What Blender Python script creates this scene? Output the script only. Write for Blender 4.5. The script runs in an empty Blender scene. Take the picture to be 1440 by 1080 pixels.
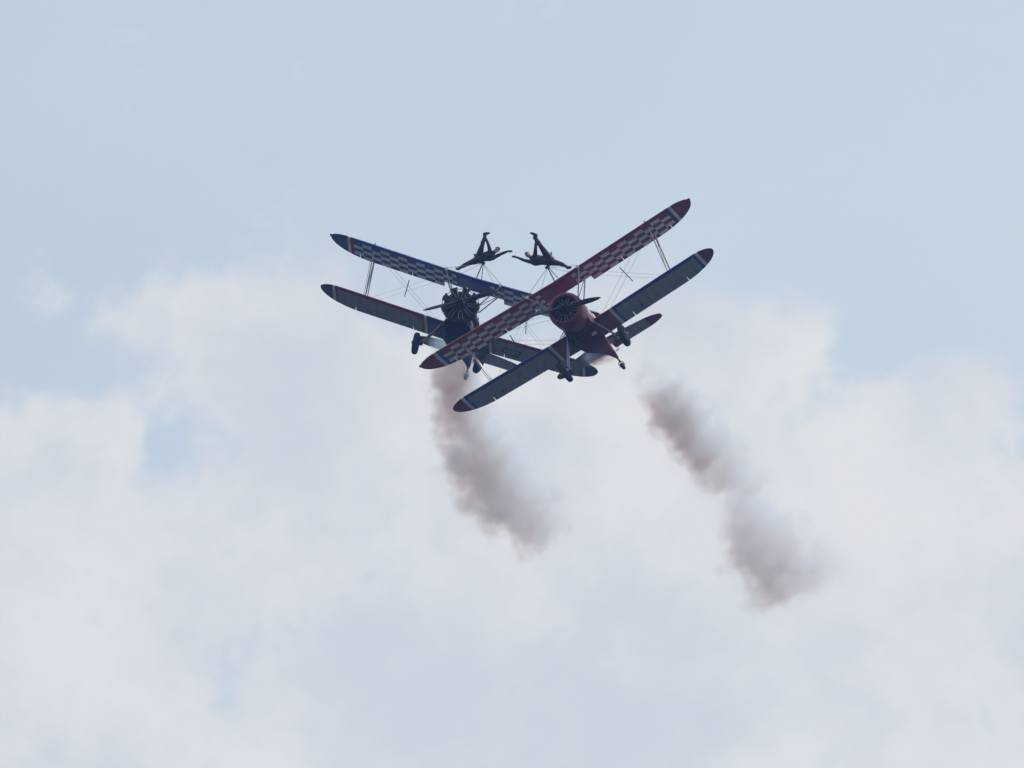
import bpy, bmesh, math, random
from mathutils import Vector, Matrix, Euler
random.seed(7)
S = bpy.context.scene
COL = S.collection
R = math.radians

# ------------------------------------------------------------------ camera, sky, sun, exposure
EL = R(18.0)
CAM_POS = Vector((0.0, 0.0, 1.7))
FPX = 150.0 / 17.3 * 1440.0            # focal length in photo pixels
cd = bpy.data.cameras.new('camera'); cam = bpy.data.objects.new('camera', cd); COL.objects.link(cam)
cd.sensor_width = 17.3; cd.lens = 150.0; cd.clip_start = 0.5; cd.clip_end = 20000.0
cam.location = CAM_POS
cam.rotation_euler = (R(90.0) + EL, 0.0, 0.0)
S.camera = cam
C_RIGHT = Vector((1, 0, 0)); C_AWAY = Vector((0, math.cos(EL), math.sin(EL))); C_UP = Vector((0, -math.sin(EL), math.cos(EL)))
CAMROT = Matrix((C_RIGHT, C_AWAY, C_UP)).transposed()      # (right, away, up) -> world

S.view_settings.view_transform = 'Standard'; S.view_settings.look = 'None'
S.view_settings.exposure = 0.0; S.view_settings.gamma = 1.0
S.view_settings.use_curve_mapping = False
S.render.engine = 'CYCLES'
S.cycles.use_denoising = True
S.cycles.max_bounces = 6; S.cycles.diffuse_bounces = 3; S.cycles.glossy_bounces = 3
S.cycles.volume_bounces = 4; S.cycles.transparent_max_bounces = 12
S.cycles.volume_step_rate = 1.0; S.cycles.volume_max_steps = 512

SUN_DIR = Vector((0.52, 0.34, 0.80)).normalized()
sd = bpy.data.lights.new('sun', 'SUN'); sd.energy = 3.2; sd.angle = R(0.5); sd.color = (1.0, 0.95, 0.88)
sun = bpy.data.objects.new('sun', sd); COL.objects.link(sun)
sun.rotation_euler = SUN_DIR.to_track_quat('Z', 'Y').to_euler()
sun.location = (0, 0, 300)


class NT:
    """small helper that writes shader / geometry node maths"""
    def __init__(self, tree): self.t = tree; self.n = tree.nodes; self.l = tree.links
    def new(self, kind, **kw):
        nd = self.n.new(kind)
        for k, v in kw.items(): setattr(nd, k, v)
        return nd
    def put(self, sock, v):
        if v is None: return
        if isinstance(v, bpy.types.NodeSocket): self.l.new(v, sock)
        else: sock.default_value = v
    def m(self, op, a, b=None, c=None, clamp=False):
        nd = self.new('ShaderNodeMath', operation=op, use_clamp=clamp)
        for i, v in enumerate((a, b, c)):
            if v is not None: self.put(nd.inputs[i], v)
        return nd.outputs[0]
    def add(self, a, b): return self.m('ADD', a, b)
    def sub(self, a, b): return self.m('SUBTRACT', a, b)
    def mul(self, a, b): return self.m('MULTIPLY', a, b)
    def div(self, a, b): return self.m('DIVIDE', a, b)
    def gt(self, a, b): return self.m('GREATER_THAN', a, b)
    def lt(self, a, b): return self.m('LESS_THAN', a, b)
    def band(self, v, lo, hi): return self.mul(self.gt(v, lo), self.lt(v, hi))
    def vm(self, op, a, b=None, scale=None):
        nd = self.new('ShaderNodeVectorMath', operation=op)
        self.put(nd.inputs[0], a)
        if b is not None: self.put(nd.inputs[1], b)
        if scale is not None: self.put(nd.inputs['Scale'], scale)
        return nd.outputs['Value'] if op in ('LENGTH', 'DOT_PRODUCT', 'DISTANCE') else nd.outputs[0]
    def smooth(self, v, lo, hi, a=0.0, b=1.0):
        nd = self.new('ShaderNodeMapRange', interpolation_type='SMOOTHSTEP')
        self.put(nd.inputs[0], v); self.put(nd.inputs[1], lo); self.put(nd.inputs[2], hi); self.put(nd.inputs[3], a); self.put(nd.inputs[4], b)
        return nd.outputs[0]
    def noise(self, vec, scale, detail=4.0, rough=0.55, dist=0.0):
        nd = self.new('ShaderNodeTexNoise', noise_dimensions='3D')
        self.put(nd.inputs['Vector'], vec); self.put(nd.inputs['Scale'], scale); nd.inputs['Detail'].default_value = detail
        nd.inputs['Roughness'].default_value = rough; nd.inputs['Distortion'].default_value = dist
        return nd.outputs[0], nd.outputs[1]
    def mix(self, f, a, b):
        nd = self.new('ShaderNodeMix', data_type='RGBA')
        self.put(nd.inputs[0], f); self.put(nd.inputs[6], a); self.put(nd.inputs[7], b)
        return nd.outputs[2]
    def sep(self, v):
        nd = self.new('ShaderNodeSeparateXYZ'); self.put(nd.inputs[0], v); return nd.outputs[0], nd.outputs[1], nd.outputs[2]
    def comb(self, x, y, z):
        nd = self.new('ShaderNodeCombineXYZ')
        for i, v in enumerate((x, y, z)): self.put(nd.inputs[i], v)
        return nd.outputs[0]


def build_world():
    w = bpy.data.worlds.new('World'); S.world = w; w.use_nodes = True; w.cycles.sampling_method = 'MANUAL'; w.cycles.sample_map_resolution = 512
    t = w.node_tree; t.nodes.clear(); N = NT(t)
    out = N.new('ShaderNodeOutputWorld')
    sky = N.new('ShaderNodeTexSky', sky_type='NISHITA'); sky.sun_disc = False
    sky.sun_elevation = math.asin(SUN_DIR.z); sky.sun_rotation = math.atan2(SUN_DIR.x, SUN_DIR.y)
    sky.air_density = 1.0; sky.dust_density = 2.5; sky.ozone_density = 1.5; sky.altitude = 0.0
    d = N.new('ShaderNodeTexCoord').outputs['Generated']
    x, y, z = N.sep(d)
    k = FPX / 1000.0
    az = N.m('ARCTAN2', x, y); el = N.m('ARCSINE', z)
    P = N.vm('SCALE', d, scale=k)                       # 1 unit = 1000 photo pixels of sky
    _, wc = N.noise(P, 3.2, 3.0, 0.55)
    wx, wy, wz = N.sep(wc)
    X = N.add(N.add(N.mul(az, k * math.cos(EL)), 0.72), N.mul(N.sub(wx, 0.5), 0.15))
    Y = N.add(N.sub(0.54, N.mul(N.sub(el, EL), k)), N.mul(N.sub(wz, 0.5), 0.15))
    # the cloud bank fills the low sky; these heaps stand out of it
    F = N.smooth(Y, 0.47, 0.78, 0.0, 0.92)
    heaps = [(.04, .66, .13, .08, .70), (.30, .43, .07, .075, .92), (.40, .455, .09, .085, .80), (.53, .52, .15, .10, .65), (.36, .57, .12, .08, .45), (.78, .58, .22, .13, .60),
             (.97, .49, .12, .11, .75), (1.10, .49, .065, .07, .70), (.89, .42, .06, .05, .35), (1.30, .58, .13, .05, .45), (1.18, .62, .12, .06, .3),
             (.09, .43, .10, .05, .25), (.15, .47, .10, .05, .26), (.21, .53, .08, .06, .22), (.205, .64, .045, .05, -.34), (.10, .53, .10, .045, -.35), (.37, .66, .07, .03, -.18), (.33, .95, .08, .09, -.27),
             (.44, .90, .09, .05, -.22), (1.42, .50, .10, .05, -.15), (1.24, .50, .05, .05, -.30), (1.36, .68, .10, .06, .25)]
    for (cx, cy, rx, ry, wt) in heaps:
        a = N.div(N.sub(X, cx), rx); b = N.div(N.sub(Y, cy), ry)
        g = N.m('EXPONENT', N.mul(N.add(N.mul(a, a), N.mul(b, b)), -1.0))
        F = N.add(F, N.mul(g, wt))
    n1, _ = N.noise(P, 6.5, 9.0, 0.58, 0.4)
    n4, _ = N.noise(N.vm('ADD', P, (1.7, 4.1, 8.2)), 24.0, 6.0, 0.62, 0.6)
    n2, _ = N.noise(N.vm('ADD', P, (3.1, 7.7, 1.3)), 2.3, 3.0, 0.5)
    n3, _ = N.noise(N.vm('ADD', P, (9.1, 2.7, 5.3)), 4.2, 5.0, 0.55)
    F = N.add(F, N.add(N.mul(N.sub(n1, 0.5), 1.9), N.mul(N.sub(n4, 0.5), 0.55)))
    cov = N.smooth(F, 0.17, 0.82, 0.0, 0.97)
    # thin bright haze over the blue, thicker towards the sun's side
    veil = N.add(0.67, N.mul(N.sub(n2, 0.5), 0.12))
    veil = N.add(veil, N.mul(N.smooth(az, -0.07, 0.06), 0.07))
    shade = N.smooth(N.add(N.add(N.mul(n3, 0.60), N.mul(n2, 0.45)), N.add(N.mul(n1, 0.22), N.mul(n4, 0.10))), 0.56, 0.86)
    ccol = N.mix(shade, (0.790, 0.795, 0.802, 1), (0.640, 0.685, 0.740, 1))
    bg_sky = N.new('ShaderNodeBackground'); N.put(bg_sky.inputs[0], sky.outputs[0]); bg_sky.inputs[1].default_value = 0.10
    bg_veil = N.new('ShaderNodeBackground'); bg_veil.inputs[0].default_value = (0.690, 0.790, 0.850, 1); bg_veil.inputs[1].default_value = 1.0
    bg_cloud = N.new('ShaderNodeBackground'); N.put(bg_cloud.inputs[0], ccol); bg_cloud.inputs[1].default_value = 1.0
    m1 = N.new('ShaderNodeMixShader'); N.put(m1.inputs[0], veil); t.links.new(bg_sky.outputs[0], m1.inputs[1]); t.links.new(bg_veil.outputs[0], m1.inputs[2])
    m2 = N.new('ShaderNodeMixShader'); N.put(m2.inputs[0], cov); t.links.new(m1.outputs[0], m2.inputs[1]); t.links.new(bg_cloud.outputs[0], m2.inputs[2])
    t.links.new(m2.outputs[0], out.inputs[0])
build_world()


# ------------------------------------------------------------------ materials
def mat_new(name):
    m = bpy.data.materials.new(name); m.use_nodes = True
    return m, NT(m.node_tree), m.node_tree.nodes['Principled BSDF']

def worn(N, col, coord, amount=0.22, scale=3.0):
    """slow, uneven fading and grime on a colour"""
    n, _ = N.noise(coord, scale, 5.0, 0.6)
    f = N.add(1.0 - amount * 0.5, N.mul(N.sub(n, 0.5), amount * 2.0))
    nd = N.new('ShaderNodeMix', data_type='RGBA', blend_type='MULTIPLY'); nd.inputs[0].default_value = 1.0
    N.put(nd.inputs[6], col); N.put(nd.inputs[7], N.comb(f, f, f))
    return nd.outputs[2]

def simple(name, col, rough=0.45, metal=0.0, amount=0.25, scale=4.0, coat=0.0):
    m, N, b = mat_new(name)
    co = N.new('ShaderNodeTexCoord').outputs['Object']
    N.put(b.inputs['Base Color'], worn(N, (*col, 1), co, amount, scale))
    b.inputs['Roughness'].default_value = rough; b.inputs['Metallic'].default_value = metal
    b.inputs['Coat Weight'].default_value = coat
    return m

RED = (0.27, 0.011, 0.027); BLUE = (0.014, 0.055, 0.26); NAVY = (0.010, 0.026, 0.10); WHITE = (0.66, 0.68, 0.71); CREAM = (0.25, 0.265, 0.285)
M = {
    'red': simple('red_paint', RED, 0.42, coat=0.08), 'blue': simple('blue_paint', BLUE, 0.42, coat=0.08), 'navy': simple('navy_paint', NAVY, 0.4, coat=0.2),
    'deep_red': simple('deep_red_paint', (0.15, 0.006, 0.014), 0.42, coat=0.1),
    'white': simple('white_paint', WHITE, 0.4), 'silver': simple('silver_paint', (0.46, 0.47, 0.49), 0.45, 0.2),
    'rubber': simple('tyre_rubber', (0.010, 0.010, 0.012), 0.8), 'dark': simple('dark_metal', (0.016, 0.017, 0.02), 0.5, 0.5),
    'engine': simple('engine_metal', (0.012, 0.0125, 0.014), 0.5, 0.3), 'rod': simple('pushrod_metal', (0.26, 0.27, 0.29), 0.4, 0.5),
    'wire': simple('wire_steel', (0.20, 0.21, 0.23), 0.4, 0.6), 'blade': simple('blade_black', (0.012, 0.012, 0.014), 0.45),
    'steel': simple('exhaust_steel', (0.16, 0.14, 0.13), 0.5, 0.7), 'letter': simple('letter_paint', (0.02, 0.035, 0.11), 0.5),
    'hair_a': simple('brown_hair', (0.17, 0.115, 0.085), 0.7, 0.0, 0.5, 60.0), 'hair_b': simple('fair_hair', (0.24, 0.17, 0.125), 0.7, 0.0, 0.5, 60.0),
    'harness': simple('harness_webbing', (0.02, 0.02, 0.024), 0.8),
}
gm, N, b = mat_new('canopy_glass'); b.inputs['Base Color'].default_value = (0.8, 0.85, 0.88, 1); b.inputs['Roughness'].default_value = 0.05
b.inputs['Transmission Weight'].default_value = 0.9; b.inputs['IOR'].default_value = 1.1; M['glass'] = gm
lm, N, b = mat_new('lamp_lens'); b.inputs['Base Color'].default_value = (0.10, 0.02, 0.02, 1); b.inputs['Roughness'].default_value = 0.15; M['lens'] = lm

def wing_paint(name, kind, main, second, x_tip, x_root=1.17):
    """kind 'upper': checks between leading-edge band and trailing edge; 'lower' / 'tail': plain pale panel framed by bands"""
    m, N, b = mat_new(name)
    co = N.new('ShaderNodeTexCoord').outputs['Object']
    x, y, z = N.sep(co); ax = N.m('ABSOLUTE', x)
    main4, sec4, wh4, cr4 = (*main, 1), (*second, 1), (*WHITE, 1), (*CREAM, 1)
    if kind == 'upper':
        x0 = x_tip - 0.24
        colm = N.m('FLOOR', N.div(N.sub(x0, ax), 0.343)); row = N.m('FLOOR', N.div(N.sub(y, 0.165), 0.272))
        par = N.m('MODULO', N.add(N.add(colm, row), 10.0), 2.0)
        inside = N.mul(N.band(ax, 0.64, x0), N.gt(y, 0.165))
        c = N.mix(N.mul(N.gt(par, 0.5), inside), main4, wh4)
        c = N.mix(N.band(ax, x0, x_tip - 0.115), c, sec4)
        c = N.mix(N.band(ax, x_tip - 0.115, x_tip), c, wh4)
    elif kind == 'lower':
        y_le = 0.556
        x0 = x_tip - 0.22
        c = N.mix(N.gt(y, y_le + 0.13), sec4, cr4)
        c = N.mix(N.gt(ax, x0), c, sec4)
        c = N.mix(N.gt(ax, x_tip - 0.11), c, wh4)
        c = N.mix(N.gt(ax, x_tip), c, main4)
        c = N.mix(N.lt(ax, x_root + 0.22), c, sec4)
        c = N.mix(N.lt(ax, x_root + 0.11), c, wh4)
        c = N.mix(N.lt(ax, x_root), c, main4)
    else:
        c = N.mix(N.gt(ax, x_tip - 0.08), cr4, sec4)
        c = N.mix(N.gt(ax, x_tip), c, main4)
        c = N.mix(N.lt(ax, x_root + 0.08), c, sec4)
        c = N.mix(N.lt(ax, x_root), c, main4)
    # seams of the skin panels and the ribs under them
    fr = N.m('FRACT', N.div(ax, 0.31)); seam = N.gt(N.m('ABSOLUTE', N.sub(fr, 0.5)), 0.465)
    c = N.mix(N.mul(seam, 0.20), c, (0.03, 0.03, 0.035, 1))
    streak, _ = N.noise(N.vm('MULTIPLY', co, (5.0, 0.7, 1.0)), 1.6, 5.0, 0.6)
    c = N.mix(N.smooth(streak, 0.52, 0.76, 0.0, 0.5), c, (0.05, 0.048, 0.045, 1))
    N.put(b.inputs['Base Color'], worn(N, c, co, 0.25, 2.2))
    b.inputs['Roughness'].default_value = 0.45; b.inputs['Coat Weight'].default_value = 0.1
    bump = N.new('ShaderNodeBump'); bump.inputs['Strength'].default_value = 0.3; bump.inputs['Distance'].default_value = 0.01
    N.put(bump.inputs['Height'], N.m('SINE', N.mul(ax, 2 * math.pi / 0.31))); N.l.new(bump.outputs[0], b.inputs['Normal'])
    return m

def body_paint(name, main, flash, belly):
    """fuselage: main colour with a pale flash along the forward side and a belly that darkens in patches"""
    m, N, b = mat_new(name)
    co = N.new('ShaderNodeTexCoord').outputs['Object']
    x, y, z = N.sep(co)
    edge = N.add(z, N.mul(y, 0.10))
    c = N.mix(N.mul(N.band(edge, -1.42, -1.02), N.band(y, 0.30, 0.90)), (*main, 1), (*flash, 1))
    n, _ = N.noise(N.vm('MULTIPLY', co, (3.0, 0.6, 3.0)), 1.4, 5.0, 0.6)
    belly_dark = N.mul(N.smooth(z, -1.25, -1.80), N.smooth(n, 0.25, 0.60))  # patchy darker tone towards the bottom
    c = N.mix(N.mul(belly_dark, 0.75), c, (*belly, 1))
    N.put(b.inputs['Base Color'], worn(N, c, co, 0.25, 2.5))
    b.inputs['Roughness'].default_value = 0.65; b.inputs['Specular IOR Level'].default_value = 0.18
    return m


# ------------------------------------------------------------------ mesh helpers
def obj(name, verts, faces, mat, parent=None, smooth=True, sharp=None):
    me = bpy.data.meshes.new(name); me.from_pydata([tuple(v) for v in verts], [], faces); me.update()
    bm = bmesh.new(); bm.from_mesh(me); bmesh.ops.recalc_face_normals(bm, faces=bm.faces); bm.to_mesh(me); bm.free()
    if smooth:
        me.polygons.foreach_set('use_smooth', [True] * len(me.polygons))
        me.set_sharp_from_angle(angle=R(sharp if sharp else 40))
    o = bpy.data.objects.new(name, me); COL.objects.link(o)
    if mat: me.materials.append(mat)
    if parent: o.parent = parent
    return o

class MB:
    """collects verts and faces of one mesh"""
    def __init__(self): self.v = []; self.f = []
    def loft(self, rings, cap=True, closed=True):
        b0 = len(self.v); n = len(rings[0])
        for r in rings: self.v += [Vector(p) for p in r]
        for i in range(len(rings) - 1):
            for j in range(n if closed else n - 1):
                k = (j + 1) % n
                self.f.append((b0 + i*n + j, b0 + i*n + k, b0 + (i+1)*n + k, b0 + (i+1)*n + j))
        if cap and closed:
            self.f.append(tuple(b0 + j for j in range(n))); self.f.append(tuple(b0 + (len(rings)-1)*n + j for j in range(n)))
        return self
    def tube(self, pts, rad, seg=8, flat=1.0, side=None):
        """round or streamlined bar through pts; flat: width along 'side' relative to thickness"""
        pts = [Vector(p) for p in pts]; n = len(pts)
        if not hasattr(rad, '__len__'): rad = [rad] * n
        rings = []; u = None
        for i, p in enumerate(pts):
            t = (pts[min(i+1, n-1)] - pts[max(i-1, 0)]).normalized()
            if side is not None: u = (Vector(side) - t * t.dot(Vector(side))).normalized()
            elif u is None: u = t.orthogonal().normalized()
            else: u = (u - t * t.dot(u)).normalized()
            w = t.cross(u)
            rings.append([p + (u * math.cos(a) * flat + w * math.sin(a)) * rad[i] for a in (2*math.pi*k/seg for k in range(seg))])
        return self.loft(rings)
    def lathe(self, prof, c, seg=32, axis='y'):
        """prof: (along axis, radius) pairs round the y axis (or x axis) through c"""
        rings = []
        for (s, r) in prof:
            r = max(r, 1e-4)
            if axis == 'y': rings.append([(c[0] + r*math.cos(a), c[1] + s, c[2] + r*math.sin(a)) for a in (2*math.pi*k/seg for k in range(seg))])
            else: rings.append([(c[0] + s, c[1] + r*math.cos(a), c[2] + r*math.sin(a)) for a in (2*math.pi*k/seg for k in range(seg))])
        return self.loft(rings)
    def ball(self, c, r, seg=14, rings=9, basis=None):
        c = Vector(c); r = Vector((r, r, r)) if not hasattr(r, '__len__') else Vector(r)
        B = basis or Matrix.Identity(3); rr = []
        for i in range(rings):
            th = math.pi * (i + 0.15) / (rings - 0.7)
            rr.append([c + B @ Vector((r.x*math.sin(th)*math.cos(a), r.y*math.sin(th)*math.sin(a), r.z*math.cos(th))) for a in (2*math.pi*k/seg for k in range(seg))])
        return self.loft(rr)
    def box(self, c, s, rot=None):
        B = rot or Matrix.Identity(3); c = Vector(c)
        p = [c + B @ Vector((s[0]*i/2, s[1]*j/2, s[2]*k/2)) for i in (-1, 1) for j in (-1, 1) for k in (-1, 1)]
        b = len(self.v); self.v += p
        self.f += [tuple(b + q for q in f) for f in ((0,1,3,2), (4,6,7,5), (0,4,5,1), (2,3,7,6), (0,2,6,4), (1,5,7,3))]
        return self
    def build(self, name, mat, parent=None, smooth=True, sharp=None): return obj(name, self.v, self.f, mat, parent, smooth, sharp)


# ------------------------------------------------------------------ the setting: airfield ground, far below
def build_ground():
    m, N, b = mat_new('airfield_grass')
    co = N.new('ShaderNodeTexCoord').outputs['Object']
    n, _ = N.noise(co, 0.01, 8.0, 0.6); n2, _ = N.noise(co, 0.4, 6.0, 0.6)
    c = N.mix(n, (0.020, 0.030, 0.020, 1), (0.040, 0.042, 0.036, 1)); c = N.mix(N.mul(n2, 0.4), c, (0.016, 0.020, 0.014, 1))
    N.put(b.inputs['Base Color'], c); b.inputs['Roughness'].default_value = 0.95
    k = 24; L = 6000.0; v = []; f = []
    for i in range(k + 1):
        for j in range(k + 1): v.append((-L + 2*L*i/k, -L + 2*L*j/k, 0.0))
    for i in range(k):
        for j in range(k): a = i*(k+1) + j; f.append((a, a + k + 1, a + k + 2, a + 1))
    g = obj('ground', v, f, m, smooth=False); g['kind'] = 'structure'
build_ground()


# ------------------------------------------------------------------ biplanes   (local axes: x to the pilot's left, y aft, z up; origin on the upper wing's leading edge)
CHORD, GAP, STAG, DIH = 1.515, 1.75, 0.556, 0.024
ZE = -1.36                                  # engine axis
def foil(f):
    t = 0.62 * (0.2969*math.sqrt(max(f, 0)) - 0.126*f - 0.3516*f*f + 0.2843*f**3 - 0.1036*f**4)
    cam_ = 0.045 * 4 * f * (1 - f) * 0.6
    return cam_ + t * 1.05, cam_ - t * 0.75 if f > 0 else cam_
def section(x, yl, yt, y0, y1, z0, scale_t=1.0, n=12, flip=False):
    """closed airfoil loop at span x for the chord yl..yt, cut to y0..y1"""
    c = yt - yl; fs = [((1 - math.cos(math.pi * i / n)) / 2) for i in range(n + 1)]
    ys = [y0 + (y1 - y0) * s for s in fs]
    up = []; lo = []
    for yy in ys:
        f = min(max((yy - yl) / c, 0.0), 1.0); a, b_ = foil(f)
        up.append((x, yy, z0 + a * c * scale_t)); lo.append((x, yy, z0 + b_ * c * scale_t))
    up[-1] = (up[-1][0], up[-1][1], up[-1][2] + 0.002); lo[-1] = (lo[-1][0], lo[-1][1], lo[-1][2] - 0.002)
    return up + lo[::-1]

class Wing:
    def __init__(self, half, apex, xa, xb, y_off, z_off, chord=CHORD, dih=DIH, thick=1.0):
        self.__dict__.update(locals())
    def edges(self, ax):
        le, te = 0.0, self.chord
        if ax > self.xa: le = self.apex * (1 - math.sqrt(max(0, 1 - ((ax - self.xa) / (self.half - self.xa))**2)))
        if ax > self.xb: te = self.chord - (self.chord - self.apex) * (1 - math.sqrt(max(0, 1 - ((ax - self.xb) / (self.half - self.xb))**2)))
        return le, te
    def ring(self, x, f0=None, f1=None):
        ax = abs(x); le, te = self.edges(ax)
        if te - le < 0.02: te = le + 0.02
        y0 = le if f0 is None else max(le, min(f0, te)); y1 = te if f1 is None else min(te, f1)
        tk = self.thick * min(1.0, 0.25 + 1.1 * math.sqrt(max(0.0, self.half - ax)))
        return [(p[0], p[1] + self.y_off, p[2] + self.z_off + self.dih * ax) for p in section(x, le, te, y0, y1, 0.0, tk)]

def wing_mesh(W, cut_center, ail, hinge, xs_inner):
    """main panel with its trailing-edge cut-outs: cut_center (half width, end y), ail (x0, x1)"""
    e = 0.004; st = []
    def y1(ax):
        if cut_center and ax < cut_center[0]: return cut_center[1]
        if ail and ail[0] < ax < ail[1]: return hinge
        return None
    brk = sorted(set(([cut_center[0]] if cut_center else []) + (list(ail) if ail else [])))
    pos = sorted(set([0.0] + [i * 0.31 for i in range(1, int(W.half / 0.31))] + [W.half - d for d in (0.62, 0.5, 0.4, 0.3, 0.22, 0.15, 0.09, 0.045, 0.015, 0.002)]))
    half = []
    for p in pos:
        if all(abs(p - q) > 0.02 for q in brk): half.append(p)
    for q in brk: half += [q - e, q + e]
    half.sort()
    full = [-p for p in reversed(half) if p > 0] + half
    mb = MB(); mb.loft([W.ring(x, None, y1(abs(x))) for x in full])
    return mb

def copy_pt(p, s): return (p[0] * s, p[1], p[2])

UP = Wing(5.47, 0.38, 4.78, 3.90, 0.0, 0.0)
LOW = Wing(5.265, 0.45, 4.62, 3.75, STAG, -GAP)
def on_up(x, y): return Vector((x, y, DIH * abs(x) - 0.01))
def on_low(x, y): return Vector((x, STAG + y, -GAP + DIH * abs(x) + 0.03))

def build_biplane(spec):
    root = bpy.data.objects.new('biplane', None); COL.objects.link(root); root.empty_display_size = 0.5
    main, second = spec['main'], spec['second']
    mp, sp = M[main], M[second]
    cm = {'red': RED, 'blue': BLUE}
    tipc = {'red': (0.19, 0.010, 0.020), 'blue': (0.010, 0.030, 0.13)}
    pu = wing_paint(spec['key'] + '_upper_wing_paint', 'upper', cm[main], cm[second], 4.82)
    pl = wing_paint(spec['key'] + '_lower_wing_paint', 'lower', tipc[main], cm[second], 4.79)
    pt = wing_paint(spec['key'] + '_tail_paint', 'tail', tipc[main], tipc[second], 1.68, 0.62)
    # wings
    uw = wing_mesh(UP, (1.13, 1.13), (2.35, 4.38), 1.12, None).build('upper_wing', pu, root)
    lw = wing_mesh(LOW, None, (1.72, 3.95), 1.12, None).build('lower_wing', pl, root)
    for s in (-1, 1):
        for W, x0, x1, par, pm in ((UP, 2.35, 4.38, uw, pu), (LOW, 1.72, 3.95, lw, pl)):
            n = 8; xs = [x0 + 0.022 + (x1 - x0 - 0.044) * i / n for i in range(n + 1)]
            rings = [W.ring(s * x, 1.14, None) for x in xs]
            MB().loft(rings).build('aileron', pm, par)
            for xh in (x0 + 0.4, x1 - 0.45):
                p = W.y_off + 1.11; zz = W.z_off + W.dih * xh
                MB().tube([(s*xh, p - 0.12, zz - 0.035), (s*xh, p + 0.02, zz - 0.075), (s*xh, p + 0.14, zz - 0.02)], 0.014, 6).build('hinge', M['dark'], par)
        # tip lamps and the fittings at the leading edge
        MB().ball((s*5.46, 0.34, DIH*5.47), (0.045, 0.10, 0.035)).build('navigation_lamp', M['lens'], uw)
        MB().box((s*1.014, 0.0, 0.02), (0.08, 0.14, 0.10)).build('leading_edge_fitting', M['white'], uw, smooth=False)
        MB().tube([(s*3.78, 0.06, 0.14), (s*3.78, 0.0, 0.17)], 0.022, 6).build('strut_cap', M['dark'], uw)
    # interplane N struts with their slave wires
    for s in (-1, 1):
        f0, f1 = on_up(s*3.78, 0.26), on_low(s*3.56, 0.20); r0, r1 = on_up(s*3.78, 0.98), on_low(s*3.56, 0.92)
        f0.z -= 0.05; r0.z -= 0.03
        for a, b_ in ((f0, f1), (r0, r1), (r0 + Vector((0, -0.04, 0)), f1 + Vector((0, 0.04, 0)))):
            MB().tube([a.lerp(b_, q) for q in (0, 0.08, 0.5, 0.92, 1)], [0.012, 0.019, 0.021, 0.019, 0.012], 8, 2.0, (0, 1, 0)).build('interplane_strut', M['silver'], root)
        for dx in (0.07, ):
            MB().tube([f0 + Vector((s*dx, 0.1, 0)), f1 + Vector((s*dx, 0.1, 0))], 0.009, 6).build('aileron_link', M['wire'], root)
        # cabane struts
        for (yt, yb) in ((0.10, 0.55), (0.80, 1.15)):
            MB().tube([(s*1.0, yt, -0.02), (s*0.44, yb, -0.74)], 0.021, 8, 1.6, (0, 1, 0)).build('cabane_strut', M['silver'], root)
        MB().tube([(s*1.0, 0.80, -0.02), (s*0.46, 0.58, -0.72)], 0.014, 6).build('cabane_strut', M['silver'], root)
        # flying and landing wires, paired, with the bar that keeps them apart
        a0, a1 = on_low(s*0.62, 0.35), on_up(s*3.70, 0.30); b0, b1 = on_up(s*1.03, 0.35), on_low(s*3.50, 0.30)
        for dy in (0.0, 0.42):
            o = Vector((0, dy, 0))
            MB().tube([a0 + o, a1 + o], 0.0044, 5).build('flying_wire', M['wire'], root)
            MB().tube([b0 + o, b1 + o], 0.0034, 5).build('landing_wire', M['wire'], root)
        q = 0.53
        mid = a0.lerp(a1, q)
        MB().tube([mid + Vector((-s*0.03, -0.16, 0.13)), mid + Vector((s*0.05, 0.62, -0.20))], 0.017, 6).build('spreader_bar', M['dark'], root)

    # fuselage: lofted from firewall to tail post
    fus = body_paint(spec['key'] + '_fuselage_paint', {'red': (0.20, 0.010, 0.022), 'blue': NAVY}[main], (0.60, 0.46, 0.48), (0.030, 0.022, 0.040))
    fw = 0.54 if spec['cowl'] else 0.40
    secs = [(0.22, fw - 0.06, -1.88, -0.86), (0.45, fw, -1.95, -0.76), (1.10, max(fw, 0.48), -1.98, -0.66), (1.75, 0.47, -1.95, -0.52), (2.30, 0.42, -1.86, -0.36), (2.80, 0.355, -1.72, -0.40),
            (3.40, 0.275, -1.53, -0.52), (4.20, 0.185, -1.30, -0.58), (5.00, 0.110, -1.10, -0.60), (5.55, 0.065, -0.99, -0.62), (5.82, 0.042, -0.93, -0.66)]
    rings = []
    for (yy, hw, zb, zt) in secs:
        c1 = min(0.05, hw * 0.3); h = zt - zb          # boxy belly with a small bevel, rounded deck
        half = [(0.0, zb), (hw - c1, zb), (hw - c1 * 0.3, zb + c1 * 0.3), (hw, zb + c1), (hw, zb + h * 0.35), (hw, zb + h * 0.62), (hw * 0.90, zb + h * 0.82), (hw * 0.62, zb + h * 0.955), (0.0, zt)]
        rings.append([(a, yy, b_) for a, b_ in half] + [(-a, yy, b_) for a, b_ in reversed(half[1:-1])])
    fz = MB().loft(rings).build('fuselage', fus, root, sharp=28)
    can = []
    for (yy, hw, zb, zt) in ((1.72, 0.20, -0.54, -0.50), (1.95, 0.30, -0.50, -0.16), (2.35, 0.31, -0.42, -0.06), (2.75, 0.27, -0.44, -0.14), (3.00, 0.12, -0.46, -0.40)):
        can.append([(hw * math.cos(a), yy, zb + (zt - zb) * max(0.0, math.sin(a))) for a in (math.pi * k / 12 for k in range(13))])
    MB().loft(can, cap=False, closed=False).build('canopy', M['glass'], fz)
    MB().box((0.30, 0.92, -2.00), (0.16, 0.10, 0.10)).build('sunlit_outlet', M['white'], fz, smooth=False)  # sunlight on this belly outlet is put into its white paint
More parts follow.
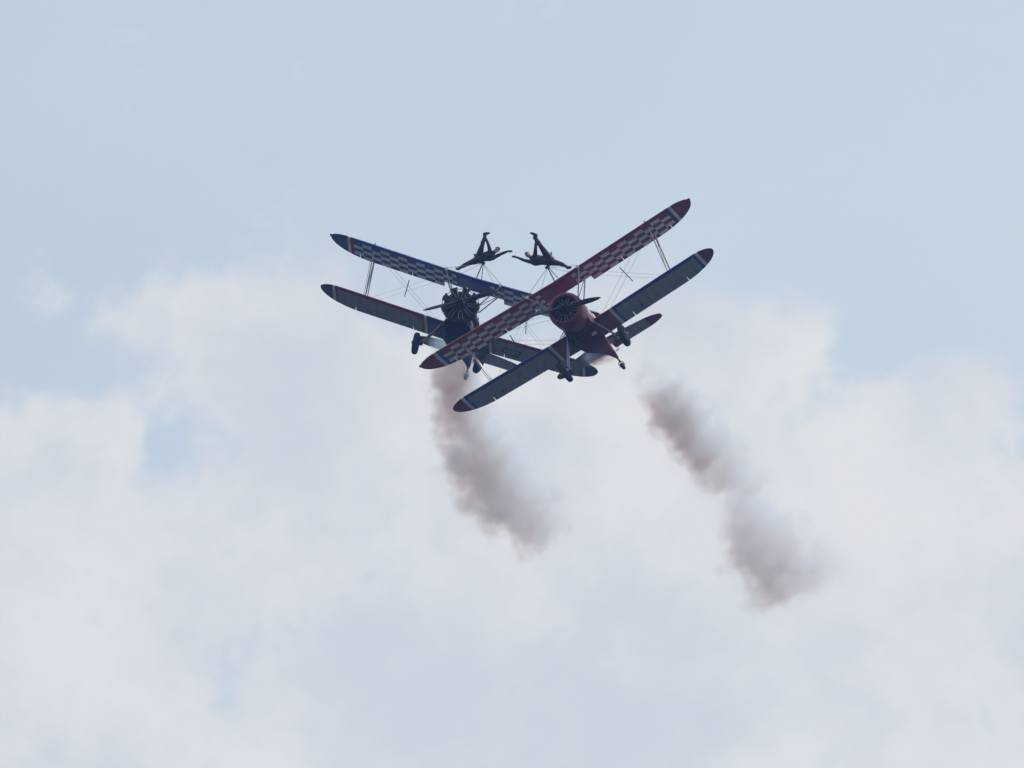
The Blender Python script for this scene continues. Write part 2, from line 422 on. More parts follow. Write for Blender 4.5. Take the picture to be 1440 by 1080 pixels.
    MB().tube([(-0.36, 0.0, -1.86), (-0.44, 0.25, -1.95), (-0.46, 0.42, -1.97)], [0.05, 0.07, 0.05], 10).build('oil_cooler', M['dark'], root)
    # smoke / exhaust pipe
    MB().tube([(-0.28, 0.10, -1.84), (-0.36, 0.5, -1.99), (-0.38, 1.10, -2.03), (-0.39, 1.3, -2.08)], 0.05, 10).build('exhaust_pipe', M['dark'], root)

    # engine
    sc = 0.80 if spec['cowl'] else 1.09
    ey = -0.38 if spec['cowl'] else -0.45
    eng = MB().lathe([(-0.30, 0.0), (-0.30, 0.10), (-0.24, 0.15), (-0.16, 0.185), (-0.10, 0.24*sc+0.02), (0.10, 0.27*sc), (0.22, 0.30*sc), (0.60, 0.34), (0.62, 0.0)], (0, ey, ZE), 28).build('engine', M['engine'], root)
    for k in range(9):
        a = math.pi / 2 + 2 * math.pi * k / 9; dr = Vector((math.cos(a), 0, math.sin(a))); tg = Vector((-math.sin(a), 0, math.cos(a)))
        c0 = Vector((0, ey, ZE))
        pts = []; rad = []
        r0, r1 = 0.24 * sc, 0.61 * sc
        nf = 9
        for i in range(nf):
            q0 = r0 + (r1 - r0) * i / nf; q1 = r0 + (r1 - r0) * (i + 0.55) / nf
            rr = (0.098 if i < 5 else 0.118) * sc
            pts += [c0 + dr * q0, c0 + dr * (q0 + 0.004), c0 + dr * q1, c0 + dr * (q1 + 0.004)]; rad += [rr * 0.80, rr, rr, rr * 0.80]
        pts.append(c0 + dr * (r1 + 0.03 * sc)); rad.append(0.06 * sc)
        cy = MB().tube(pts, rad, 14).build('cylinder', M['engine'], eng)
        for s in (-1, 1):
            e0 = c0 + dr * 0.235 * sc + tg * s * 0.035 * sc + Vector((0, -0.13, 0)); e1 = c0 + dr * 0.585 * sc + tg * s * 0.088 * sc + Vector((0, -0.10, 0))
            MB().tube([e0, e1], 0.0095, 6).build('pushrod_tube', M['rod'], eng)
            MB().tube([e1 + Vector((0, -0.03, 0)) - dr*0.01, e1 + Vector((0, 0.05, 0)) + dr*0.012, e1 + Vector((0, 0.14, 0))], [0.032*sc, 0.040*sc, 0.03*sc], 8).build('rocker_box', M['engine'], eng)
        # arched baffle between this cylinder head and the next
        am = a + math.pi / 9
        arc = [c0 + Vector((math.cos(t), 0, math.sin(t))) * (0.625 * sc - 0.02*math.cos((t-am)*9)) + Vector((0, 0.06, 0)) for t in (am - 0.22 + 0.44 * i / 6 for i in range(7))]
        MB().tube(arc, 0.013, 6).build('baffle', M['dark'], eng)
    ringp = [Vector((0.30*sc*math.cos(t), ey - 0.12, ZE + 0.30*sc*math.sin(t))) for t in (2*math.pi*i/36 for i in range(37))]
    MB().tube(ringp, 0.014, 6).build('ignition_ring', M['engine'], eng)
    # collector ring and tail stack behind the cylinders
    coll = [Vector((0.53*sc*math.cos(t), ey + 0.20, ZE + 0.53*sc*math.sin(t))) for t in (R(250) - R(320)*i/30 for i in range(31))]
    MB().tube(coll, 0.055, 10).build('exhaust_collector', M['steel'], eng)
    if not spec['cowl']:
        MB().tube([(0.50, ey + 0.18, ZE - 0.22), (0.62, ey + 0.30, ZE - 0.25), (0.70, ey + 0.48, ZE - 0.30), (0.72, ey + 0.62, ZE - 0.35)], [0.09, 0.11, 0.115, 0.105], 12).build('air_intake', M['steel'], root)
        MB().lathe([(0.0, 0.0), (0.01, 0.55), (0.03, 0.555), (0.04, 0.0)], (0, ey + 0.10, ZE), 36).build('baffle_disc', M['dark'], eng)
        MB().lathe([(0.0, 0.30), (0.02, 0.46), (0.34, 0.47), (0.40, 0.42)], (0, ey + 0.30, ZE), 32).build('firewall_ring', M['navy'], root)
    else:
        prof = [(0.92, 0.585), (0.60, 0.615), (0.25, 0.625), (0.08, 0.605), (0.015, 0.56), (-0.005, 0.505), (0.02, 0.462), (0.07, 0.452), (0.20, 0.50), (0.55, 0.575), (0.92, 0.570)]
        cw = MB(); rg = []
        for (s_, r_) in prof: rg.append([(r_*math.cos(a), -0.62 + s_, ZE + r_*math.sin(a)) for a in (2*math.pi*k/56 for k in range(56))])
        rg.append(rg[0]); cw.loft(rg, cap=False)
        cwo = cw.build('cowling', M['deep_red'], root)
        for a in (R(-62), R(-84)):  # white plates stand in for sun glints inside the cowl lip
            c0 = Vector((0.44*math.cos(a), -0.50, ZE + 0.44*math.sin(a)))
            MB().box(c0, (0.15, 0.05, 0.035), Matrix.Rotation(-(a + math.pi/2), 3, 'Y')).build('glint_plate', M['white'], cwo, smooth=False)

    # propeller, stopped at the angle the photograph shows
    py = ey - 0.36
    prop = MB().lathe([(-0.16, 0.0), (-0.155, 0.05), (-0.10, 0.075), (0.0, 0.095), (0.12, 0.085), (0.13, 0.0)], (0, py, ZE), 20).build('propeller', M['dark'], root)
    for s in (-1, 1):
        ang = spec['prop'] + (0 if s > 0 else math.pi); dr = Vector((math.cos(ang), 0, math.sin(ang))); tg = Vector((-math.sin(ang), 0, math.cos(ang)))
        rings = []
        for i in range(13):
            q = i / 12; r = 0.10 + 1.27 * q
            wd = [0.045, 0.05, 0.06, 0.075, 0.086, 0.092, 0.094, 0.092, 0.088, 0.08, 0.068, 0.05, 0.015][i]; th = 0.045 * (1 - q)**0.8 + 0.006
            tw = R(52 - 36 * q); ch = tg * math.cos(tw) + Vector((0, -1, 0)) * math.sin(tw); nn = ch.cross(dr)
            rings.append([Vector((0, py, ZE)) + dr * r + ch * wd * math.cos(a) + nn * th * math.sin(a) for a in (2*math.pi*k/12 for k in range(12))])
        MB().loft(rings).build('blade', M['blade'], prop)

    # landing gear
    for s in (-1, 1):
        MB().tube([(s*0.40, 0.62, -1.60), (s*0.58, 0.62, -1.88), (s*0.80, 0.62, -2.32), (s*1.03, 0.62, -2.76)], [0.040, 0.040, 0.036, 0.032], 10, 4.0, (0, 1, 0)).build('landing_gear_leg', sp, root)
        MB().tube([(s*0.52, 0.45, -1.84), (s*0.78, 0.47, -2.32), (s*0.99, 0.49, -2.72)], 0.012, 6).build('brake_line', M['silver'], root)
        MB().tube([(s*0.96, 0.62, -2.78), (s*1.08, 0.62, -2.80), (s*1.36, 0.62, -2.83)], [0.06, 0.055, 0.05], 10).build('axle', M['silver'] if spec['cowl'] else M['dark'], root)
        c0 = Vector((s*1.20, 0.62, -2.83)); cb = Matrix.Rotation(R(8.0) * s, 3, 'Y')
        def spun(prof, seg, nm, mt, par):
            q = MB().lathe(prof, (0, 0, 0), seg, 'x'); q.v = [c0 + cb @ v for v in q.v]; return q.build(nm, mt, par)
        wl = spun([(-0.09, 0.19), (-0.105, 0.26), (-0.098, 0.34), (-0.06, 0.388), (0.0, 0.40), (0.06, 0.388), (0.098, 0.34), (0.105, 0.26), (0.09, 0.19)], 32, 'wheel', M['rubber'], root)
        spun([(-0.10, 0.0), (-0.105, 0.05), (-0.085, 0.195), (0.085, 0.195), (0.105, 0.05), (0.10, 0.0)], 20, 'wheel_hub', M['dark'], wl)

    # tail
    TP = Wing(2.139, 0.62, 1.15, 1.10, 0, 0, 1.15, 0.0, 0.7)
    def tp_ring(x, c0, c1):
        ax = abs(x); q = ax / 2.139
        le = 0.42 * q**1.2; te = 1.12
        if q > 0.70: k = (q - 0.70) / 0.30; e = 1 - math.sqrt(max(0, 1 - k*k)); le += (0.82 - le) * e * 0.75; te -= (te - 0.82) * e
        te = max(te, le + 0.03)
        a, b_ = le + (te - le) * c0, le + (te - le) * c1
        return [(p[0], p[1] + 4.58, p[2] - 0.60) for p in section(x, le, te, a, b_, 0.0, 0.55, 8)]
    pos = [0.0, 0.2, 0.5, 0.8, 1.1, 1.4, 1.6, 1.8, 1.95, 2.05, 2.10, 2.13]
    xs = [-p for p in reversed(pos) if p > 0] + pos
    tpo = MB().loft([tp_ring(x, 0, 0.56) for x in xs]).build('tailplane', pt, root)
    for s in (-1, 1):
        MB().loft([tp_ring(s*x, 0.575, 1.0) for x in [0.13] + pos[1:]]).build('elevator', pt, tpo)
        MB().tube([(s*0.85, 5.10, -0.63), (s*0.10, 5.15, -0.98)], 0.007, 6).build('tail_brace', M['wire'], root)
    def fin_ring(q, c0, c1):
        zz = -0.70 + 1.62 * q; le = 4.45 + 0.75 * q**1.3; te = 6.08 - 0.10 * q
        if q > 0.75: k = (q - 0.75) / 0.25; e = 1 - math.sqrt(max(0, 1 - k*k)); le += (5.55 - le) * e * 0.9; te -= (te - 5.6) * e * 0.9
        c = te - le; a, b_ = le + c * c0, le + c * c1; r = []
        for i in range(9):
            f = c0 + (c1 - c0) * (1 - math.cos(math.pi * i / 8)) / 2; r.append((0.5*0.10*c*math.sqrt(max(f,0))*(1-f)*2.2 + 0.004, le + c*f, zz))
        return r + [(-p[0], p[1], p[2]) for p in reversed(r)]
    qs = [0, 0.2, 0.4, 0.6, 0.75, 0.85, 0.93, 0.98, 1.0]
    fin = MB().loft([fin_ring(q, 0, 0.52) for q in qs]).build('fin', M['white'], root)
    MB().loft([fin_ring(q, 0.535, 1.0) for q in qs]).build('rudder', M['white'], fin)
    # tail wheel on its fork
    tw_c = (0, 5.95, -1.22)
    MB().tube([(0, 5.50, -0.98), (0, 5.78, -1.00), (0, 5.88, -1.08)], [0.035, 0.03, 0.03], 8).build('tail_spring', M['dark'], root)
    tw = MB().lathe([(-0.05, 0.05), (-0.06, 0.09), (-0.04, 0.125), (0.0, 0.135), (0.04, 0.125), (0.06, 0.09), (0.05, 0.05)], tw_c, 20, 'x').build('tail_wheel', M['rubber'], root)
    for s in (-1, 1): MB().tube([(s*0.03, 5.86, -1.05), (s*0.085, 5.90, -1.10), (s*0.085, 5.95, -1.23)], 0.016, 6).build('fork', M['dark'] if spec['cowl'] else M['silver'], tw)
    MB().tube([(0.10, 5.65, -0.75), (0.22, 5.75, -0.66)], 0.014, 6).build('control_horn', M['dark'], root)

    # stand on the upper wing that carries the wing walker
    apex = Vector((0.0, 0.74, 0.98))
    rack = MB().tube([(0.0, 0.62, 0.12), apex], 0.020, 8).build('wing_walker_rack', M['dark'], root)
    MB().tube([(0.22, 0.95, 0.12), apex + Vector((0.02, 0.02, 0))], 0.014, 8).build('post', M['dark'], rack)
    MB().box(apex + Vector((0.0, 0.02, 0.03)), (0.16, 0.12, 0.04)).build('seat_plate', M['dark'], rack, smooth=False)
    for s in (-1, 1):
        MB().tube([(s*1.0, 0.08, 0.12), apex], 0.008, 5).build('bracing_wire', M['wire'], rack)
        MB().tube([(s*0.95, 1.0, 0.14), apex], 0.006, 5).build('bracing_wire', M['wire'], rack)
    if spec.get('letters'):
        fc = bpy.data.curves.new('registration_letters', 'FONT'); fc.body = spec['letters']; fc.size = 0.92; fc.extrude = 0.0; fc.offset = 0.006
        tmp = bpy.data.objects.new('tmp_letters', fc); COL.objects.link(tmp); bpy.context.view_layer.update()
        me = bpy.data.meshes.new_from_object(tmp.evaluated_get(bpy.context.evaluated_depsgraph_get())); bpy.data.objects.remove(tmp)
        me.name = 'registration_letters'
        for v in me.vertices:        # laid on the underside of the left lower wing, read from below in front
            xx = 1.62 + v.co.x * 0.75; yy = 1.22 - v.co.y
            f = yy / CHORD; zz = -GAP + DIH * xx + foil(f)[1] * CHORD - 0.006
            v.co = (xx, STAG + yy, zz)
        me.materials.append(M['letter'])
        lo_ = bpy.data.objects.new('registration_letters', me); COL.objects.link(lo_); lo_.parent = lw
    root.matrix_world = spec['matrix']
    root['label'] = spec['label']; root['category'] = 'biplane'; root['group'] = 'biplanes flying in formation'
    return root

def pose(rot, t):
    m = (CAMROT @ Matrix(rot)).to_4x4(); m.translation = CAM_POS + CAMROT @ Vector(t); return m
RED_M = pose(((0.8432, 0.3247, -0.4285), (-0.1224, 0.892, 0.4352), (0.5236, -0.3145, 0.7918)), (1.400, 304.273, 3.463))
BLUE_M = pose(((0.9446, 0.0188, 0.3276), (-0.1526, 0.909, 0.388), (-0.2905, -0.4165, 0.8615)), (-1.388, 317.700, 3.797))
def prop_angle(mat, img_deg):
    """angle in the propeller's own plane whose blade shows at img_deg in the view"""
    best = None
    for i in range(720):
        a = math.pi * i / 720
        d = mat.to_3x3() @ Vector((math.cos(a), 0, math.sin(a))); e = math.degrees(math.atan2(d.dot(C_UP), d.dot(C_RIGHT))) - img_deg
        e = abs((e + 90) % 180 - 90)
        if best is None or e < best[0]: best = (e, a)
    return best[1]
red_plane = build_biplane(dict(key='red', main='red', second='blue', cowl=True, matrix=RED_M, prop=prop_angle(RED_M, 14.5),
    label='red biplane with round red engine cowling and red-and-white checked upper wing, in front'))
blue_plane = build_biplane(dict(key='blue', main='blue', second='red', cowl=False, matrix=BLUE_M, prop=prop_angle(BLUE_M, 14.5), letters='C7',
    label='blue biplane with bare radial engine and blue-and-white checked upper wing, behind the red one'))


# ------------------------------------------------------------------ wing walkers
def seen(px, py, depth):
    """point of the air that stands at photo pixel (px, py), depth metres from the camera"""
    return CAM_POS + CAMROT @ Vector(((px - 720.0) / FPX * depth, depth, (540.0 - py) / FPX * depth))

def capsule(mb, pts, rad, seg=12):
    pts = [Vector(p) for p in pts]; P = []; Q = []; rad = [r * (1.30 if r > 0.02 else 1.0) for r in rad]
    t0 = (pts[0] - pts[1]).normalized(); t1 = (pts[-1] - pts[-2]).normalized()
    for a in (80, 50, 22): P.append(pts[0] + t0 * rad[0] * math.sin(R(a))); Q.append(rad[0] * math.cos(R(a)))
    for i in range(len(pts) - 1):
        for k in range(3): q = k / 3; P.append(pts[i].lerp(pts[i+1], q)); Q.append(rad[i] * (1 - q) + rad[i+1] * q)
    P.append(pts[-1]); Q.append(rad[-1])
    for a in (22, 50, 80): P.append(pts[-1] + t1 * rad[-1] * math.sin(R(a))); Q.append(rad[-1] * math.cos(R(a)))
    mb.tube(P, Q, seg)

def hand(mb, wrist, tip, side, s=1.0, curl=0.15):
    """palm, four unequal fingers with a knuckle bend, and a thumb leaving the side of the palm"""
    d = (tip - wrist).normalized(); sd_ = (side - d * d.dot(side)).normalized(); nn = d.cross(sd_)
    B = Matrix((sd_, nn, d)).transposed()
    pc = wrist + d * 0.05
    mb.ball(pc, (0.042, 0.018, 0.055), basis=B)
    for i, L in enumerate((0.072, 0.082, 0.076, 0.060)):
        o = pc + d * 0.040 + sd_ * (-0.030 + 0.020 * i)
        k = o + d * L * 0.55; e = k + (d + nn * curl * 2).normalized() * L * 0.5
        capsule(mb, [o, k, e], [0.0095, 0.009, 0.0075], 8)
    o = pc - d * 0.015 - sd_ * 0.032; k = o + (d * 0.6 - sd_ * 0.7).normalized() * 0.035; e = k + (d - sd_ * 0.15).normalized() * 0.030
    capsule(mb, [o, k, e], [0.011, 0.010, 0.008], 8)

def build_person(name_label, J, depth, hair, fair, rack_parent_mat):
    """J: joints as (photo x, photo y, metres nearer(-)/farther(+)) on the standing place of the rack"""
    P = {k: seen(v[0], v[1], depth + v[2]) for k, v in J.items()}
    org = P['pelvis'].copy()
    P = {k: v - org for k, v in P.items()}
    mb = MB()
    chest, pel, neck, head = P['chest'], P['pelvis'], P['neck'], P['head']
    ax = (chest - pel).normalized()
    # trunk: pelvis, waist, rib cage, shoulders
    waist = pel.lerp(chest, 0.5)
    capsule(mb, [pel, waist, chest], [0.155, 0.125, 0.155], 18)
    capsule(mb, [P['hip_a'], pel, P['hip_b']], [0.105, 0.13, 0.105], 14)
    capsule(mb, [P['sh_a'], chest.lerp(neck, 0.35), P['sh_b']], [0.070, 0.115, 0.070], 14)
    capsule(mb, [chest, neck, neck.lerp(head, 0.6)], [0.10, 0.060, 0.055], 12)
    for s in ('a', 'b'):
        capsule(mb, [P['hip_' + s], P['hip_' + s].lerp(P['knee_' + s], 0.45), P['knee_' + s]], [0.108, 0.086, 0.060], 14)
        calf = P['knee_' + s].lerp(P['ankle_' + s], 0.32)
        capsule(mb, [P['knee_' + s], calf, P['ankle_' + s]], [0.060, 0.062, 0.038], 12)
        heel, toe = P['heel_' + s], P['toe_' + s]
        capsule(mb, [P['ankle_' + s], heel], [0.040, 0.036], 10)
        capsule(mb, [heel, heel.lerp(toe, 0.55), toe], [0.038, 0.042, 0.026], 10)
        capsule(mb, [P['ankle_' + s], heel.lerp(toe, 0.55)], [0.038, 0.036], 10)
        capsule(mb, [P['sh_' + s], P['elbow_' + s]], [0.062, 0.043], 12)
        fa = P['elbow_' + s].lerp(P['wrist_' + s], 0.3)
        capsule(mb, [P['elbow_' + s], fa, P['wrist_' + s]], [0.043, 0.043, 0.028], 10)
        hand(mb, P['wrist_' + s], P['hand_' + s], ax.cross(C_AWAY), 1.0)
    # head with brow, nose, chin and ears, face turned to the viewer and down along the body
    upv = (head - neck).normalized(); fwd = (-C_AWAY * 0.8 - C_UP * 0.25 - ax * 0.3); fwd = (fwd - upv * fwd.dot(upv)).normalized(); sid = upv.cross(fwd)
    B = Matrix((sid, fwd, upv)).transposed()
    mb.ball(head, (0.078, 0.098, 0.115), 18, 12, B)
    mb.ball(head + B @ Vector((0, 0.035, -0.055)), (0.056, 0.062, 0.062), 14, 9, B)
    mb.ball(head + B @ Vector((0, 0.102, -0.012)), (0.014, 0.020, 0.026), 10, 7, B)
    mb.ball(head + B @ Vector((0, 0.082, -0.062)), (0.026, 0.014, 0.009), 10, 7, B)
    for s in (-1, 1):
        mb.ball(head + B @ Vector((s*0.034, 0.084, 0.026)), (0.026, 0.014, 0.009), 10, 7, B)
        mb.ball(head + B @ Vector((s*0.079, -0.005, -0.012)), (0.010, 0.020, 0.031), 10, 7, B)
    me = bpy.data.meshes.new('person'); me.from_pydata([tuple(v) for v in mb.v], [], mb.f); me.update()
    bm = bmesh.new(); bm.from_mesh(me); bmesh.ops.recalc_face_normals(bm, faces=bm.faces); bm.to_mesh(me); bm.free()
    tmp = bpy.data.objects.new('tmp_person', me); COL.objects.link(tmp)
    rm = tmp.modifiers.new('r', 'REMESH'); rm.mode = 'VOXEL'; rm.voxel_size = 0.011; rm.use_smooth_shade = True
    sm = tmp.modifiers.new('s', 'SMOOTH'); sm.factor = 0.5; sm.iterations = 3
    bpy.context.view_layer.update()
    body = bpy.data.meshes.new_from_object(tmp.evaluated_get(bpy.context.evaluated_depsgraph_get())); body.name = 'person'
    bpy.data.objects.remove(tmp)
    # suit and skin, told apart by where on the body they are
    m, N, b = mat_new('suit_and_skin')
    co = N.new('ShaderNodeTexCoord').outputs['Object']
    hd = N.vm('DISTANCE', co, tuple(head + upv * 0.01))
    n, _ = N.noise(co, 9.0, 4.0, 0.6)
    suit = N.mix(n, (0.004, 0.0045, 0.006, 1), (0.010, 0.011, 0.014, 1))
    skin = N.mix(n, (0.42, 0.25, 0.19, 1), (0.52, 0.32, 0.25, 1))
    eye = None
    c = N.mix(N.lt(hd, 0.135), suit, skin)
    for s in (-1, 1):
        pe = head + B @ Vector((s*0.034, 0.092, 0.008)); c = N.mix(N.lt(N.vm('DISTANCE', co, tuple(pe)), 0.013), c, (0.03, 0.02, 0.02, 1))
    c = N.mix(N.lt(N.vm('DISTANCE', co, tuple(head + B @ Vector((0, 0.094, -0.062)))), 0.018), c, (0.35, 0.12, 0.11, 1))
    N.put(b.inputs['Base Color'], c); b.inputs['Roughness'].default_value = 0.6
    body.materials.clear(); body.materials.append(m)
    body.polygons.foreach_set('use_smooth', [True] * len(body.polygons))
    o = bpy.data.objects.new('person', body); COL.objects.link(o); o.location = org
    # hair: a cap of locks swept back by the wind
    hb = MB()
    capB = []
    for i in range(9):
        th = math.pi * 0.60 * i / 8
        capB.append([head + B @ Vector((0.086*math.sin(th)*math.cos(a) , 0.104*math.sin(th)*math.sin(a) - 0.012 - 0.02*(i/8), 0.012 + 0.124*math.cos(th) + 0.035*(i/8)*math.sin(a))) * 1.0 for a in (2*math.pi*k/20 for k in range(20))])
    hb.loft(capB)
    for k in range(16):
        a = 2 * math.pi * k / 16; base = head + B @ Vector((0.06*math.cos(a), -0.065, 0.03 + 0.06*math.sin(a)))
        tipv = base + B @ Vector((0.03*math.cos(a) + random.uniform(-.02, .02), -0.055 + random.uniform(-.02, .02), -0.03 + 0.03*math.sin(a) + random.uniform(-.02, .02)))
        hb.tube([base, base.lerp(tipv, 0.5) + Vector((0, 0, 0.006)), tipv], [0.02, 0.016, 0.004], 6)
    hb.build('hair', M[hair], o)
    hz = MB()
    hz.tube([waist + (waist - pel).orthogonal().normalized() * 0.0 + ax * -0.03, waist + ax * 0.03], 0.140, 20)
    hz.build('harness_belt', M['harness'], o)
    # bracket of the harness standing off behind the hip
    h0, h1, h2 = P['brk0'], P['brk1'], P['brk2']
    MB().tube([h0, h1, h2], 0.026, 8).build('harness_bracket', M['harness'], o)
    o['label'] = name_label; o['category'] = 'person'; o['group'] = 'wing walkers stretched out on the upper wings'
    return o

def L_(x, y, d=0.0): return (640 + x / 16.87, 320 + y / 16.87, d)
def R_(x, y, d=0.0): return (715 + x / 13.09, 320 + y / 13.09, d)
DB = (BLUE_M @ Vector((0, 0.74, 1.1)) - CAM_POS).dot(C_AWAY)
DR = (RED_M @ Vector((0, 0.74, 1.1)) - CAM_POS).dot(C_AWAY)
build_person('person in dark suit lying sideways on the stand above the blue upper wing', {
    'pelvis': L_(575, 720), 'chest': L_(815, 670), 'neck': L_(900, 605, -0.03), 'head': L_(992, 530, -0.06),
    'hip_a': L_(545, 760, 0.06), 'knee_a': L_(270, 870, 0.05), 'ankle_a': L_(110, 955, 0.0), 'heel_a': L_(90, 985, 0.0), 'toe_a': L_(20, 968, -0.13),
    'hip_b': L_(575, 665, -0.06), 'knee_b': L_(640, 420, -0.20), 'ankle_b': L_(700, 205, -0.06), 'heel_b': L_(685, 150, -0.02), 'toe_b': L_(808, 132, -0.14),
    'sh_a': L_(905, 715, 0.10), 'elbow_a': L_(1100, 622, 0.10), 'wrist_a': L_(1255, 560, 0.04), 'hand_a': L_(1385, 560, 0.0),
    'sh_b': L_(835, 575, -0.12), 'elbow_b': L_(785, 400, -0.16), 'wrist_b': L_(735, 255, -0.12), 'hand_b': L_(712, 180, -0.10),
    'brk0': L_(520, 640, 0.05), 'brk1': L_(445, 625, 0.08), 'brk2': L_(490, 735, 0.08)}, DB, 'hair_a', False, None)
build_person('person in dark suit lying sideways on the stand above the red upper wing', {
    'pelvis': R_(745, 600), 'chest': R_(505, 600), 'neck': R_(425, 555, -0.03), 'head': R_(362, 503, -0.06),
    'hip_a': R_(785, 630, 0.06), 'knee_a': R_(960, 665, 0.05), 'ankle_a': R_(1075, 720, 0.0), 'heel_a': R_(1085, 742, 0.0), 'toe_a': R_(1152, 735, -0.13),
    'hip_b': R_(730, 545, -0.06), 'knee_b': R_(590, 335, -0.22), 'ankle_b': R_(510, 190, -0.08), 'heel_b': R_(515, 135, -0.03), 'toe_b': R_(412, 100, -0.14),
    'sh_a': R_(450, 640, 0.10), 'elbow_a': R_(300, 605, 0.10), 'wrist_a': R_(150, 545, 0.04), 'hand_a': R_(30, 528, 0.0),
    'sh_b': R_(490, 515, -0.12), 'elbow_b': R_(500, 360, -0.18), 'wrist_b': R_(505, 250, -0.12), 'hand_b': R_(450, 165, -0.10),
    'brk0': R_(745, 500, 0.05), 'brk1': R_(785, 450, 0.08), 'brk2': R_(795, 545, 0.08)}, DR, 'hair_b', True, None)


# ------------------------------------------------------------------ smoke
def smoke_material(name, k):
    m = bpy.data.materials.new(name); m.use_nodes = True; t = m.node_tree; t.nodes.clear(); N = NT(t)
    out = N.new('ShaderNodeOutputMaterial'); at = N.new('ShaderNodeAttribute', attribute_name='density')
    sc_ = N.new('ShaderNodeVolumeScatter'); sc_.inputs['Color'].default_value = (0.55, 0.765, 0.97, 1); sc_.inputs['Anisotropy'].default_value = 0.25
    N.put(sc_.inputs['Density'], N.mul(at.outputs['Fac'], k))
    ab = N.new('ShaderNodeVolumeAbsorption'); ab.inputs['Color'].default_value = (0.46, 0.41, 0.535, 1); N.put(ab.inputs['Density'], N.mul(at.outputs['Fac'], k * 0.24))
    ad = N.new('ShaderNodeAddShader'); t.links.new(sc_.outputs[0], ad.inputs[0]); t.links.new(ab.outputs[0], ad.inputs[1])
    t.links.new(ad.outputs[0], out.inputs['Volume'])
    return m
SMOKE = smoke_material('smoke', 3.4)

def smoke(label, pts, voxel, seed, lump=1.1):
    """pts: (photo x, photo y, depth, radius m, strength) along the trail; the puffs are a density grid worked out round that line"""
    W = []
    for i in range(len(pts) - 1):
        a, b_ = pts[i], pts[i+1]; pa, pb = seen(*a[:3]), seen(*b_[:3]); n = max(2, int((pb - pa).length / 0.25))
        for k in range(n): q = k / n; W.append((pa.lerp(pb, q), a[3]*(1-q) + b_[3]*q, a[4]*(1-q) + b_[4]*q))
    W.append((seen(*pts[-1][:3]), pts[-1][3], pts[-1][4]))
    org = W[0][0].copy()
    me = bpy.data.meshes.new('smoke_trail'); me.from_pydata([tuple(w[0] - org) for w in W], [(i, i+1) for i in range(len(W)-1)], []); me.update()
    ra = me.attributes.new('rad', 'FLOAT', 'POINT'); da = me.attributes.new('den', 'FLOAT', 'POINT')
    ra.data.foreach_set('value', [w[1] for w in W]); da.data.foreach_set('value', [w[2] for w in W])
    me.materials.append(SMOKE)
    o = bpy.data.objects.new('smoke_trail', me); COL.objects.link(o); o.location = org
    lo = Vector((min((w[0]-org)[i] - w[1]*1.5 for w in W) for i in range(3))); hi = Vector((max((w[0]-org)[i] + w[1]*1.5 for w in W) for i in range(3)))
    ng = bpy.data.node_groups.new('smoke_density', 'GeometryNodeTree')
    ng.interface.new_socket('Geometry', in_out='INPUT', socket_type='NodeSocketGeometry'); ng.interface.new_socket('Geometry', in_out='OUTPUT', socket_type='NodeSocketGeometry')
    N = NT(ng); gi = N.new('NodeGroupInput'); go = N.new('NodeGroupOutput')
    pos = N.new('GeometryNodeInputPosition').outputs[0]
    off = N.vm('ADD', pos, (seed * 3.7, seed * 1.9, seed * 5.3))
    _, wc = N.noise(off, 0.55 * lump, 2.0, 0.5)
    p2 = N.vm('ADD', pos, N.vm('SCALE', N.vm('SUBTRACT', wc, (0.5, 0.5, 0.5)), scale=1.5))
    sn = N.new('GeometryNodeSampleNearest', domain='POINT'); ng.links.new(gi.outputs[0], sn.inputs['Geometry']); N.put(sn.inputs['Sample Position'], p2)
    def samp(kind, src):
        si = N.new('GeometryNodeSampleIndex', data_type=kind, domain='POINT'); ng.links.new(gi.outputs[0], si.inputs['Geometry'])
        N.put(si.inputs['Value'], src); N.put(si.inputs['Index'], sn.outputs[0]); return si.outputs[0]
    def named(nm):
        a = N.new('GeometryNodeInputNamedAttribute', data_type='FLOAT'); a.inputs['Name'].default_value = nm; return a.outputs[0]
    pn = samp('FLOAT_VECTOR', pos); rd = samp('FLOAT', named('rad')); dn = samp('FLOAT', named('den'))
    d = N.div(N.vm('DISTANCE', p2, pn), rd)
    n1, _ = N.noise(off, 0.95 * lump, 6.0, 0.60)
    n2, _ = N.noise(off, 2.4 * lump, 4.0, 0.65)
    val = N.add(N.sub(1.0, d), N.add(N.mul(N.sub(n1, 0.5), 2.9), N.mul(N.sub(n2, 0.5), 1.6)))
    val = N.mul(N.smooth(val, 0.10, 0.72), N.smooth(d, 1.45, 0.75))
    val = N.mul(val, dn)
    vc = N.new('GeometryNodeVolumeCube'); N.put(vc.inputs['Density'], val); vc.inputs['Background'].default_value = 0.0
    vc.inputs['Min'].default_value = lo; vc.inputs['Max'].default_value = hi
    for i, ax_ in enumerate('XYZ'): vc.inputs['Resolution ' + ax_].default_value = max(8, int((hi - lo)[i] / voxel))
    st = N.new('GeometryNodeSetMaterial'); st.inputs['Material'].default_value = SMOKE
    ng.links.new(vc.outputs[0], st.inputs[0]); ng.links.new(st.outputs[0], go.inputs[0])
    md = o.modifiers.new('smoke', 'NODES'); md.node_group = ng
    o['label'] = label; o['category'] = 'smoke'; o['kind'] = 'stuff'; o['group'] = 'smoke trails'
    return o

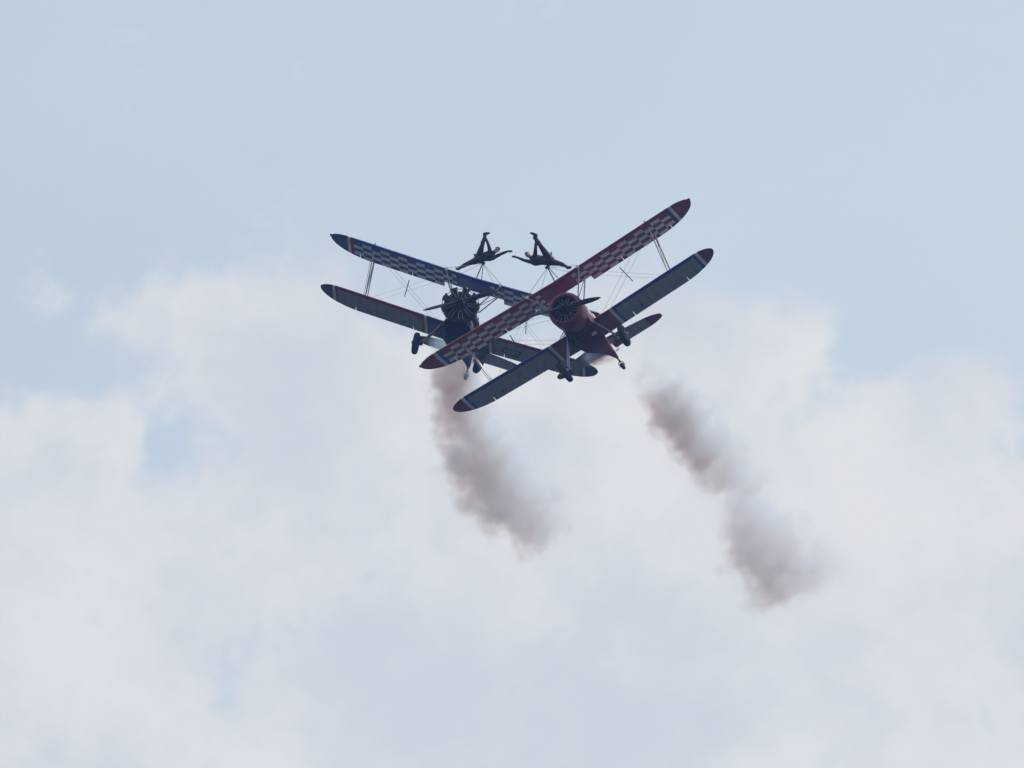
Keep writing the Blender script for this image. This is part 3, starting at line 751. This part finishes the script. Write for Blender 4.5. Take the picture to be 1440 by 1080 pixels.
zb, zr = 319.0, 306.5
smoke('grey brown smoke trail curling down behind the blue biplane', [
    (621, 452, zb - 0.2, 0.18, 0.10), (624, 468, zb + 0.4, 0.40, 0.24), (633, 492, zb + 2.4, 0.60, 0.24), (638, 508, zb + 3.4, 0.85, 0.45), (639, 525, zb + 4.3, 1.10, 0.78), (644, 550, zb + 5.6, 1.20, 0.72), (656, 590, zb + 7.6, 1.40, 0.52),
    (682, 645, zb + 10.5, 1.70, 0.38), (715, 692, zb + 13.5, 1.90, 0.33), (748, 722, zb + 15.5, 1.75, 0.32), (762, 742, zb + 16.5, 1.25, 0.25)], 0.075, 1.0)
smoke('bluish smoke puff leaving the belly of the red biplane', [
    (806, 474, zr + 0.2, 0.16, 0.2), (826, 482, zr + 0.9, 0.44, 0.70), (840, 492, zr + 1.9, 0.56, 0.95), (846, 503, zr + 3.0, 0.36, 0.5)], 0.05, 4.0, 1.8)
smoke('ragged smoke puff drifting just below the red biplane tail', [
    (902, 528, zr + 6.5, 0.45, 0.30), (938, 562, zr + 8.5, 1.00, 0.55), (972, 602, zr + 11.0, 1.32, 0.58), (1005, 640, zr + 13.5, 1.35, 0.34), (1042, 672, zr + 15.5, 1.15, 0.24), (1052, 695, zr + 16.6, 0.9, 0.18)], 0.075, 7.0)
smoke('pale lowest smoke puff hanging farthest from the biplanes', [
    (1042, 698, zr + 17.0, 0.9, 0.18), (1065, 745, zr + 19.0, 1.6, 0.28), (1088, 785, zr + 21.0, 2.0, 0.36), (1082, 825, zr + 22.0, 1.3, 0.28), (1130, 795, zr + 22.5, 1.4, 0.22), (1165, 805, zr + 24.0, 1.0, 0.10)], 0.10, 11.0, 0.9)


# ------------------------------------------------------------------ haze: the air between the camera and the biplanes
def build_haze():
    m = bpy.data.materials.new('haze'); m.use_nodes = True; t = m.node_tree; t.nodes.clear(); N = NT(t)
    out = N.new('ShaderNodeOutputMaterial'); pv = N.new('ShaderNodeVolumePrincipled')
    pv.inputs['Color'].default_value = (0.24, 0.46, 1.0, 1); pv.inputs['Density'].default_value = 0.00023; pv.inputs['Anisotropy'].default_value = 0.0
    t.links.new(pv.outputs[0], out.inputs['Volume'])
    mb = MB(); mb.box((0, 0, 59.5), (12400, 12400, 121))
    o = mb.build('haze', m, None, smooth=False); o['kind'] = 'stuff'
build_haze()
